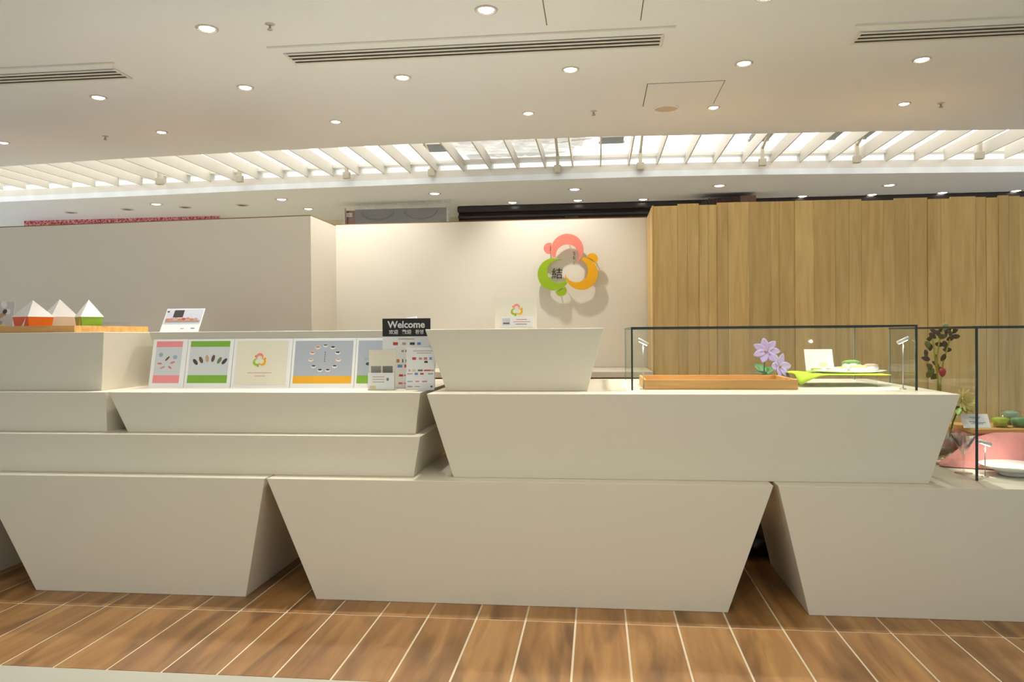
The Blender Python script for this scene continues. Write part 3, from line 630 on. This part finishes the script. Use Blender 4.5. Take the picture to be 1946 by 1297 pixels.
paper_box(169, 570, 3.72, math.radians(-38), .105, 'white pyramid paper box with a lime green sleeve', pmat('lime_sleeve_shaded', (150, 160, 30), .5), pmat('lime_sleeve_lit', (150, 196, 60), .5), grp)  # one lime sleeve; its lit and shaded sides are painted as two tones
q0, q1 = atY(199, 603, 3.68), atY(262, 603, 3.68)
t = thing('acrylic_riser', 'empty clear acrylic riser right of the green paper box', 'acrylic stand', (min(q0.x, xr - .02) - .0, 3.9, ZD + .008)); 
t.location.x = -2.66
for nm, c_ in [('front_plate', (-.08, .08, -.07, -.067)), ('back_plate', (-.08, .08, .067, .07)), ('side_plate', (-.08, -.077, -.067, .067)), ('side_plate', (.077, .08, -.067, .067))]: box(nm, *c_, 0, .045, ACRYL, t)
box('top_plate', -.08, .08, -.07, .07, .045, .048, ACRYL, t)
t = thing('picture_panel', 'floral picture panel at the left picture edge on the tray', 'picture', (-3.42, 3.80, ZD + .0095), (-math.radians(10), 0, 0))
W_, H_ = .36, .165; box('backing', -.1, .26, 0, .004, 0, H_, GREYPH, t)
for k in range(16): blob(t, 'flower_picture', random.uniform(.1, .65), random.uniform(.12, .92), random.uniform(.01, .024), random.uniform(.008, .02), [INKS['tan'], PAPER, INKS['sky'], INKS['sand'], INKS['moss'], INKS['dark']][k % 6], W_, H_, random.uniform(0, 3), 2 + k % 3)

# ================================================================== GLASS CASES
def glass_case(label, x0, x1, y0, y1, z0, z1, sill=False):
    t = thing('glass_case', label, 'display case', ((x0 + x1) / 2, (y0 + y1) / 2, z0)); a, b, h, g = (x1 - x0) / 2, (y1 - y0) / 2, z1 - z0, .006
    e = .008
    for nm, c_ in [('front_pane', (-a + e, a - e, -b, -b + g, 0, h - e)), ('back_pane', (-a + e, a - e, b - g, b, 0, h - e)), ('side_pane', (-a, -a + g, -b + e, b - e, 0, h - e)), ('side_pane', (a - g, a, -b + e, b - e, 0, h - e)), ('top_pane', (-a + e, a - e, -b + e, b - e, h - g, h))]:
        box(nm, *c_, GLASS, t)
    for sx in (-1, 1):
        xx = sx * (a - e / 2)
        box('edge_strip', xx - e / 2, xx + e / 2, -b, -b + e, 0, h - e, EDGE, t)
        box('edge_strip', xx - .0025, xx + .0025, b - e, b, 0, h - e, pmat('back_edge_glass', (150, 172, 160), .3), t)
        box('edge_strip', xx - e / 2, xx + e / 2, -b + e, b, h - e, h, EDGE, t)
    box('edge_strip', -a, a, -b, -b + e, h - e, h, EDGE, t); box('edge_strip', -a + e, a - e, b - e, b, h - e, h, EDGE, t)
    return t
g0, g1 = atY(1199.5, 700, 3.49), atY(1744, 700, 3.49)
ZG = atY(1203, 622, 3.49).z
glass_case('low glass display case with a tray and flowers on the slanted counter', g0.x, g1.x, 3.49, 4.30, ZCT, ZG)
h0 = atY(1853, 913, 3.36); ZH = atY(1857, 620, 3.36).z
glass_case('tall glass display case with pink cloth at the right picture edge', h0.x, 3.05, 3.35, 4.30, ZA, ZH)
def case_lamp(px, pytop, pybot, Y, z0, label, power, ang):
    zt = atY(px, pytop, Y).z; q = atY(px, pytop, Y)
    t = thing('case_lamp', label, 'lamp', (q.x, Y, z0), group='slim showcase lamps'); h = zt - z0
    lathe('foot', [(0, .004), (.014, .004), (.016, 0), (0, 0)], CHROME, t, 14); tube('post', [(0, 0, .003), (0, 0, h)], .0022, CHROME, t, 8)
    hdv = Vector((math.cos(ang), 0, math.sin(ang))) * .026
    tube('lamp_head', [Vector((0, 0, h)) - hdv, Vector((0, 0, h)) + hdv], .008, WHITEM, t, 12)
    tube('lamp_tip', [Vector((0, -.0005, h - .007)) - hdv * .8, Vector((0, -.0005, h - .007)) + hdv * .8], .003, LENS_FAR, t, 8)
    ld = bpy.data.lights.new('case_lamp_beam', 'SPOT'); ld.energy = power; ld.color = (1, .93, .84); ld.spot_size = 2.2; ld.spot_blend = .8; ld.shadow_soft_size = .01
    lo = bpy.data.objects.new('case_lamp_beam', ld); link(lo, t); lo.location = (0, .0, h - .02)
    lo.rotation_euler = Vector((-.8 if ang > 0 else .8, .5, -.5)).to_track_quat('-Z', 'Y').to_euler()
case_lamp(1716, 647, 742, 3.56, ZCT, 'slim showcase lamp on a thin post near the right glass corner of the low case', 5.0, .45)
case_lamp(1222, 650, 742, 3.56, ZCT, 'slim showcase lamp on a thin post near the left glass corner of the low case', 2.5, -.5)
case_lamp(1872, 842, 912, 3.44, ZA, 'slim showcase lamp before the pink cloth in the tall case', 4.0, -.35)
# tray in the low case
q0, q1 = atY(1224, 742, 3.53), atY(1517, 742, 3.53)
tray('wooden_tray', 'shallow empty wooden tray inside the low glass case', q0.x, q1.x, 3.53, 3.93, ZCT, .045)
# flowers
PET = pmat('lilac_petal', (196, 178, 226), .5, .12, 18); LEAF = pmat('green_leaf', (62, 118, 46), .45, .15, 14); LEAF2 = pmat('fresh_leaf', (140, 176, 70), .45, .15, 14)
def petal_mesh(L, Wd, curl, th=.0012):
    vs = []; fs = []; n = 7
    for i in range(n + 1):
        u = i / n; wv = Wd * math.sin(PI * min(1, u * .92 + .06)) ** .75
        for s in (-1, -.5, 0, .5, 1): vs.append((s * wv, u * L, curl * u * u * L + .18 * abs(s) * wv))
    for i in range(n):
        for j in range(4): fs.append((i * 5 + j, i * 5 + j + 1, i * 5 + j + 6, i * 5 + j + 5))
    me = bpy.data.meshes.new('petal'); me.from_pydata(vs, [], fs)
    bm = bmesh.new(); bm.from_mesh(me); bmesh.ops.solidify(bm, geom=bm.faces[:], thickness=th); bm.to_mesh(me); bm.free()
    for p in me.polygons: p.use_smooth = True
    return me
def flower(label, px, py, Y, r, face, n, base_z, roll=0.0, leaf=True):
    q = atY(px, py, Y)
    t = thing('clematis_flower', label, 'flower', (q.x, Y, base_z), group='lilac flowers in the case')
    zc = q.z - base_z; me = petal_mesh(r, r * .30, .12); me.materials.append(PET)
    Q = Vector(face).to_track_quat('Z', 'Y').to_matrix().to_4x4()
    for k in range(n):
        o = link(bpy.data.objects.new('petal', me), t)
        o.matrix_local = Matrix.Translation((0, 0, zc)) @ Q @ Matrix.Rotation(roll + 2 * PI * k / n, 4, 'Z') @ Matrix.Rotation(random.uniform(-.1, .2), 4, 'X')
    o = lathe('flower_centre', [(0, .014), (.006, .012), (.009, .004), (0, 0)], INKS['tan'], t, 12); o.matrix_local = Matrix.Translation((0, 0, zc)) @ Q
    tube('stem', [(0, .004, zc - .005), (.002, .05, zc * .6), (0, .07, 0.001)], .0025, LEAF, t, 6)
    if leaf:
        lm = petal_mesh(.095, .036, -.25); lm.materials.append(LEAF)
        for k, (rz, rx) in enumerate([(.4, .9), (-.5, .7), (2.2, .5)]):
            o = link(bpy.data.objects.new('leaf', lm), t); o.matrix_local = Matrix.Translation((.005, .045, zc * .22)) @ Matrix.Rotation(rz, 4, 'Z') @ Matrix.Rotation(rx, 4, 'X')
    return t
flower('upper lilac star flower with green leaf behind the wooden case tray', 1456, 668, 4.0, .068, (-.25, -1, .25), 7, ZCT, .2)
flower('lower lilac star flower drooping right of the wooden case tray', 1481, 697, 3.95, .074, (.75, -.8, .25), 6, ZCT, .5, False)
# green mat on acrylic riser with plate and food
zr = ZCT + .05
q0, q1 = atY(1545, 735, 3.72), atY(1668, 735, 3.72)
t = thing('acrylic_riser', 'clear acrylic riser under the lime green cloth in the low case', 'acrylic stand', (q0.x, 3.72, ZCT)); W_ = q1.x - q0.x
for nm, c_ in [('front_plate', (0, W_, 0, .003, 0, .05)), ('side_plate', (0, .003, .003, .3, 0, .05)), ('side_plate', (W_ - .003, W_, .003, .3, 0, .05)), ('top_plate', (0, W_, 0, .3, .05, .054))]: box(nm, *c_, ACRYL, t)
LC = pmat('lime_cloth', (176, 204, 30), .7, .06, 30, bump=.15)
zr = ZCT + .055; a_, b_, c_, d_ = atZ(1518, 704, zr + .0), atZ(1690, 708, zr), atZ(1672, 699, zr), atZ(1528, 697, zr)
yF, yB = 3.70, 4.03; xa, xb = atY(1535, 705, yF).x, atY(1690, 705, yF).x
vs = []; fs = []
for j in range(13):
    for i in range(25):
        u, v = i / 24, j / 12; xx = xa - .04 + (xb - xa + .04) * u; yy = yF - .02 + (yB - yF + .02) * v; zz = zr + .001
        drop = 0
        d = max(0, (xa + .05 - xx)) * .0 + max(0, .25 - (u * 1.1 + v * .9)) * .19
        zz -= d; yy -= d * .05; zz += .002 * math.sin(u * 20 + v * 5) * (u < .3)
        vs.append((xx, yy, zz))
for j in range(12):
    for i in range(24): fs.append((j * 25 + i, j * 25 + i + 1, (j + 1) * 25 + i + 1, (j + 1) * 25 + i))
o = mesh('lime_cloth', vs, fs, LC, None, True); tag(o, 'lime green cloth with a folded corner under the food plate', 'cloth')
so = o.modifiers.new('thickness', 'SOLIDIFY'); so.thickness = .003; so.offset = 1
CHINA = pmat('white_china', (240, 238, 232), .2, .01, 6, spec=.5)
xp = (atY(1610, 700, 3.86).x); zp = zr + .005
t = thing('food_plate', 'long white plate of sushi samples on the lime green cloth', 'plate', (xp, 3.86, zp)); t.scale = (1, 1, 1)
bm = lathe_bm([(0, .004), (.14, .004), (.18, .012), (.183, .010), (.14, 0), (0, 0)], 36)
for v in bm.verts: v.co.y *= .55
from_bm('dish', bm, CHINA, t, True)
def food(name, label, px, py, Y, size, colr, grp='sushi samples on the plate', rz=0, sq=(1, .5, .45), top=None):
    q = atY(px, py, Y)
    t = thing(name, label, 'food sample', (q.x, Y, zp + .006), (0, 0, rz), grp)
    bm = bmesh.new(); bmesh.ops.create_uvsphere(bm, u_segments=16, v_segments=10, radius=size)
    for v in bm.verts:
        v.co.x *= sq[0]; v.co.y *= sq[1]; v.co.z = max(-.6 * size, v.co.z) * sq[2]; v.co.z += .6 * size * sq[2]
        v.co *= 1 + .06 * math.sin(v.co.x * 300 + v.co.y * 200)
    from_bm('rice', bm, CHINA, t, True)
    bm = bmesh.new(); bmesh.ops.create_uvsphere(bm, u_segments=16, v_segments=8, radius=size * .98)
    for v in bm.verts:
        v.co.x *= sq[0]; v.co.y *= sq[1] * .9; v.co.z = v.co.z * sq[2] * .45 + size * sq[2] * 1.25
    from_bm('topping', bm, colr, t, True); return t
FG = pmat('food_green', (120, 160, 70), .45, .2, 40); FY = pmat('food_yellow', (226, 214, 130), .45, .15, 40); FP = pmat('food_pink', (206, 180, 160), .5, .15, 40)
food('sushi_piece', 'green topped sushi sample highest on the plate', 1618, 694, 3.90, .046, FG, sq=(1, .5, .7), rz=-.3)
food('sushi_piece', 'pale yellow sushi sample in front of the green one', 1632, 700, 3.82, .042, FY)
food('sushi_piece', 'pinkish sushi sample at the right side of the plate', 1655, 697, 3.88, .036, FP, sq=(1, .6, .6))
food('sushi_piece', 'white and yellow sushi sample beside the blank card', 1598, 699, 3.84, .032, FY)
food('sushi_piece', 'white sushi sample at the left end of the plate', 1582, 700, 3.80, .032, CHINA)
food('sushi_piece', 'bright lime and yellow sushi sample under the blank card', 1551, 701, 3.82, .026, pmat('food_lime', (180, 200, 60), .45, .2, 40))
q0, q1 = atY(1532, 703, 3.93), atY(1586, 703, 3.93)
t = thing('blank_card', 'white blank looking card leaning on the food plate', 'card', (q0.x, 3.93, zp + .004), (-math.radians(20), 0, 0)); W_ = q1.x - q0.x
box('backing', 0, W_, 0, .002, 0, .115, PAPER, t, .0005); blob(t, 'leaf_picture', .62, .28, .022, .014, pmat('faint_green', (214, 230, 180), .6), W_, .115, .3, 1)

# ---- tall case contents
zf = ZA + .002
CLOTH = pmat('pink_cloth', (212, 140, 134), .85, .08, 50, bump=.4, bscale=220)
ped_x0 = atY(1838, 830, 3.92).x
t = thing('cloth_pedestal', 'pink cloth covered pedestal under the wooden serving board', 'pedestal', (ped_x0, 3.92, zf))
bzt = atY(1900, 824, 3.92).z - zf
bm = bmesh.new(); n = 40
ring = lambda s, z, am: [bm.verts.new((.38 + (.38 + s) * max(-1, min(1, 1.25 * math.cos(2 * PI * k / n))) + am * math.cos(k * 2.1), .10 + (.10 + s) * max(-1, min(1, 1.25 * math.sin(2 * PI * k / n))) + am * math.sin(k * 2.7), z)) for k in range(n)]
rs = [ring(.02, 0, .008), ring(.012, bzt * .35, .006), ring(.005, bzt * .75, .004), ring(0, bzt * .97, 0), ring(-.01, bzt, 0)]
for a, b in zip(rs, rs[1:]):
    for k in range(n): bm.faces.new((a[k], a[(k + 1) % n], b[(k + 1) % n], b[k]))
bm.faces.new(rs[-1])
from_bm('drape', bm, CLOTH, t, True)
bx0 = atY(1848, 815, 3.90).x
t = thing('serving_board', 'wooden serving board on the pink cloth pedestal', 'board', (bx0, 3.90, zf + bzt))
box('plate', 0, .8, 0, .3, 0, .022, TRAYW, t, .003); box('end_grain', .8, .806, 0, .3, 0, .022, TRAYW, t)
# draped cloth dome in front
cxd = atY(1925, 880, 3.72)
t = thing('pink_cloth_dome', 'pink cloth draped over a round stand behind the white plate', 'cloth', (cxd.x, 3.72, zf))
zd = atY(1905, 823, 3.70).z - zf; xl = cxd.x - atZ(1826, 902, zf).x
bm = bmesh.new(); n = 56; prof = [(1.0, 0, .05), (.9, .12, .045), (.78, .32, .035), (.66, .58, .02), (.5, .82, .008), (.28, .96, .003), (0, 1, 0)]; rings = []
for r, z, am in prof:
    if r == 0: rings.append([bm.verts.new((0, 0, zd))]); continue
    rings.append([bm.verts.new(((xl * r + xl * am * math.cos(7 * 2 * PI * k / n + .5)) * math.cos(2 * PI * k / n), (.12 * r + .12 * am * math.cos(7 * 2 * PI * k / n)) * math.sin(2 * PI * k / n), z * zd + .001)) for k in range(n)])
for a, b in zip(rings, rings[1:]):
    for k in range(n):
        if len(b) == 1: bm.faces.new((a[k], a[(k + 1) % n], b[0]))
        else: bm.faces.new((a[k], a[(k + 1) % n], b[(k + 1) % n], b[k]))
from_bm('drape', bm, CLOTH, t, True)
tube('hem', [((xl * 1.0 + xl * .05 * math.cos(7 * 2 * PI * k / n + .5)) * math.cos(2 * PI * k / n), (.12 + .12 * .05 * math.cos(7 * 2 * PI * k / n)) * math.sin(2 * PI * k / n), .004) for k in range(n + 1)], .003, CLOTH, t, 6)
# white plate
qp = atY(1926, 895, 3.49)
t = thing('white_plate', 'large white plate in front of the pink cloth, cut by the picture edge', 'plate', (qp.x, 3.49, zf + .012)); 
lathe('rim', [(.065, .012), (.128, .034), (.131, .032), (.068, .004), (.065, .004), (.065, .012)], CHINA, t, 48); lathe('well', [(0, .006), (.065, .006), (.065, .0), (0, 0)], CHINA, t, 48)
lathe('foot', [(.05, 0), (.055, 0), (.055, -.0115), (.05, -.0115), (.05, 0)], CHINA, t, 32)
# card on board
q0, q1 = atY(1838, 812, 3.90), atY(1891, 812, 3.90)
t = thing('menu_card', 'white printed menu card leaning on the serving board', 'card', (q0.x, 3.935, zf + bzt + .023), (-math.radians(30), 0, 0)); W_ = q1.x - q0.x
box('backing', 0, W_, 0, .002, 0, .075, PAPER, t, .0005)
for a, b, v in [(.3, .72, .74), (.36, .66, .66), (.25, .55, .42), (.4, .85, .36), (.3, .75, .28)]: rect(t, 'text_line', a, b, v, v + .05, INKS['sky'], W_, .075)
# green sample cups
for k, (px, cl, lab) in enumerate([(1901, (176, 196, 70), 'yellow green jelly cup next to the menu card'), (1937, (120, 168, 110), 'deep green jelly cup at the right picture edge'), (1921, (166, 196, 160), 'pale green jelly cup behind the other two cups')]):
    Yk = 3.99 if k < 2 else 4.10; q = atY(px, 812, Yk)
    t = thing('jelly_cup', lab, 'food cup', (q.x, Yk, zf + bzt + .023), group='jelly cups on the serving board'); hh = .05 if k < 2 else .07
    lathe('cup', [(.03, 0), (.042, hh), (.044, hh), (.032, -.0), (.03, 0)], ACRYL, t, 20); lathe('jelly', [(0, .004), (.028, .004), (.038, hh * .85), (.02, hh * .95), (0, hh * .9)], pmat('jelly_%d' % k, cl, .3, .2, 60), t, 20)
# martini glass
CLEAR = glass('stem_glass', (.97, .98, .97), 4.0)
q = atZ(1829, 905, zf); Yg = 3.52; q = atY(1831, 850, Yg)
t = thing('martini_glass', 'empty clear martini glass left of the pink cloth', 'glass', (q.x, Yg, zf)); zb0 = atY(1831, 866, Yg).z - zf; zb1 = atY(1831, 826, Yg).z - zf; rb = .052
lathe('bowl', [(.004, zb0), (rb, zb1), (rb - .0015, zb1), (.002, zb0 + .004), (0, zb0 + .004)], CLEAR, t, 28); lathe('stem', [(.004, .004), (.0035, zb0 * .5), (.005, zb0), (0, zb0)], CLEAR, t, 12); lathe('foot', [(0, .005), (.006, .004), (.036, .0015), (.036, 0), (0, 0)], CLEAR, t, 24)
# small vase and stones behind the slanted counter end
q = atY(1786, 840, 4.0)
t = thing('glass_vase', 'small rounded glass vase with grey fill beside the martini glass', 'vase', (q.x, 4.0, zf))
lathe('body', [(0, .003), (.05, .003), (.072, .05), (.07, .10), (.04, .15), (.045, .18), (.043, .18), (.036, .15), (.066, .10), (.066, .05), (.046, .006), (0, .006)], CLEAR, t, 24)
lathe('fill', [(0, .008), (.044, .008), (.062, .05), (.058, .09), (0, .095)], pmat('grey_fill', (132, 128, 112), .6, .3, 60), t, 20)
for k, (px, py, wh) in enumerate([(1772, 868, 'left one'), (1783, 871, 'middle one'), (1793, 868, 'right one')]):
    q = atZ(px, py, zf + .01); t = thing('glass_pebble', 'shiny glass pebble on the case floor beside the vase, ' + wh, 'pebble', (q.x + .02 , min(q.y, 4.2) - .0, zf), group='glass pebbles in the tall case')
    lathe('body', [(0, .016), (.012, .013), (.018, .006), (.012, 0), (0, 0)], CLEAR, t, 14); lathe('core', [(0, .010), (.008, .008), (.010, .004), (0, .002)], CHROME, t, 12)
q = atZ(1815, 868, zf)
t = thing('note_block', 'small pale block on the case floor beside the glass vase', 'block', (q.x, 3.98, zf)); box('body', -.04, .04, 0, .04, 0, .024, CREAMP, t, .002); box('top_sheet', -.038, .038, .002, .038, .024, .0255, PAPER, t)
# dark leaved branch
DLEAF = pmat('plum_leaf', (74, 58, 56), .5, .25, 20); YST = pmat('yellow_stem', (168, 160, 48), .5, .15, 20); OLV = pmat('olive_leaf', (98, 104, 56), .5, .2, 20)
q = atY(1782, 730, 4.20)
t = thing('leafy_branch', 'tall branch with dark plum leaves standing behind the slanted counter', 'plant', (q.x, 4.20, zf))
stems = []
for pts in ([(1783, 800), (1782, 730), (1781, 680), (1786, 640), (1795, 622)], [(1785, 800), (1785, 735), (1778, 690), (1774, 655), (1770, 632)], [(1786, 800), (1788, 725), (1792, 690), (1804, 650), (1810, 626)]):
    pl = [atY(a, b, 4.20 + random.uniform(-.03, .03)) - Vector((q.x, 4.20, zf)) for a, b in pts]; pl[0] = Vector((pl[0].x, pl[0].y, .002))
    tube('stem', pl, .004, YST, t, 6)
lm1 = petal_mesh(.042, .013, -.2); lm1.materials.append(DLEAF); lm2 = petal_mesh(.046, .015, -.2); lm2.materials.append(OLV)
lp = [(1775, 630), (1783, 634), (1790, 626), (1796, 622), (1803, 628), (1812, 626), (1816, 640), (1806, 644), (1766, 645), (1768, 660), (1763, 655), (1785, 655), (1796, 655), (1800, 665), (1760, 672), (1780, 680), (1793, 680), (1790, 640), (1798, 634), (1779, 692), (1770, 705), (1788, 704), (1765, 712), (1776, 716), (1768, 698), (1760, 682), (1806, 634), (1772, 638), (1812, 630)]
for k, (a, b) in enumerate(lp):
    o = link(bpy.data.objects.new('leaf', lm2 if b > 694 or k % 7 == 3 else lm1), t); p = atY(a, b, 4.20 + random.uniform(-.05, .04)) - Vector((q.x, 4.20, zf))
    o.matrix_local = Matrix.Translation(p) @ Matrix.Rotation(random.uniform(-.6, .6), 4, 'Z') @ Matrix.Rotation(PI / 2 + random.uniform(-.4, .4), 4, 'X') @ Matrix.Rotation(random.uniform(0, 6.3), 4, 'Z') @ Matrix.Translation((0, -.02, 0))
p = atY(1791, 710, 4.15) - Vector((q.x, 4.20, zf))
lathe_o = lathe('red_bud', [(0, .03), (.012, .024), (.018, .01), (.012, -.01), (0, -.02)], pmat('red_bud', (172, 50, 60), .5), t, 12); lathe_o.location = p
# pale spider flower
q = atY(1830, 762, 3.98)
t = thing('spider_flower', 'pale yellow spiky flower hanging beside the slanted counter end', 'flower', (q.x, 3.98, zf)); pm_ = petal_mesh(.062, .008, .25); pm_.materials.append(pmat('pale_yellow_petal', (232, 216, 140), .5, .15, 20))
Q = Vector((.2, -1, .3)).to_track_quat('Z', 'Y').to_matrix().to_4x4(); zc = q.z - zf
for k in range(26):
    o = link(bpy.data.objects.new('petal', pm_), t); o.matrix_local = Matrix.Translation((0, 0, zc)) @ Q @ Matrix.Rotation(2 * PI * k / 13 + .1 * (k > 12), 4, 'Z') @ Matrix.Rotation(.15 + .6 * (k > 12), 4, 'X')
tube('stem', [(0, .01, zc), (-.03, .04, zc * .6), (-.06, .05, .002)], .004, LEAF, t, 6)
lm = petal_mesh(.08, .018, -.2); lm.materials.append(LEAF2)
for k in range(7):
    o = link(bpy.data.objects.new('leaf', lm), t); o.matrix_local = Matrix.Translation((-.01, .02, zc - .03)) @ Matrix.Rotation(2 * PI * k / 7, 4, 'Z') @ Matrix.Rotation(-.3 + .2 * (k % 3), 4, 'X')

# ================================================================== UNDER THE COUNTER
q = atZ(1452, 1064, 0)
t = thing('black_bag', 'black plastic bag seen through the gap between the floor blocks', 'bag', (q.x + .015, 4.12, 0))
BAG = pmat('black_plastic', (24, 24, 25), .35, .3, 14, spec=.5)
bm = bmesh.new(); bmesh.ops.create_icosphere(bm, subdivisions=4, radius=.2); rnd = random.Random(4)
for v in bm.verts:
    n_ = v.co.normalized(); v.co *= 1 + .10 * math.sin(9 * n_.x + 5 * n_.z) * math.sin(7 * n_.y + 3) + rnd.uniform(-.02, .02)
    v.co.z = max(-.15, v.co.z) * .5 + .0755
from_bm('body', bm, BAG, t, True); lathe('knot', [(0, .08), (.05, .07), (.03, .02), (.05, 0)], BAG, t, 12).location = (0, 0, .16)
t = thing('yellow_box', 'yellow box standing behind the black bag under the counter', 'box', (q.x + .08, 4.55, 0)); box('body', -.16, .16, -.05, .05, 0, .42, pmat('yellow_card', (230, 170, 40), .6), t, .004); box('lid', -.165, .165, -.053, .053, .42, .46, pmat('yellow_card_lid', (236, 182, 60), .6), t, .004)
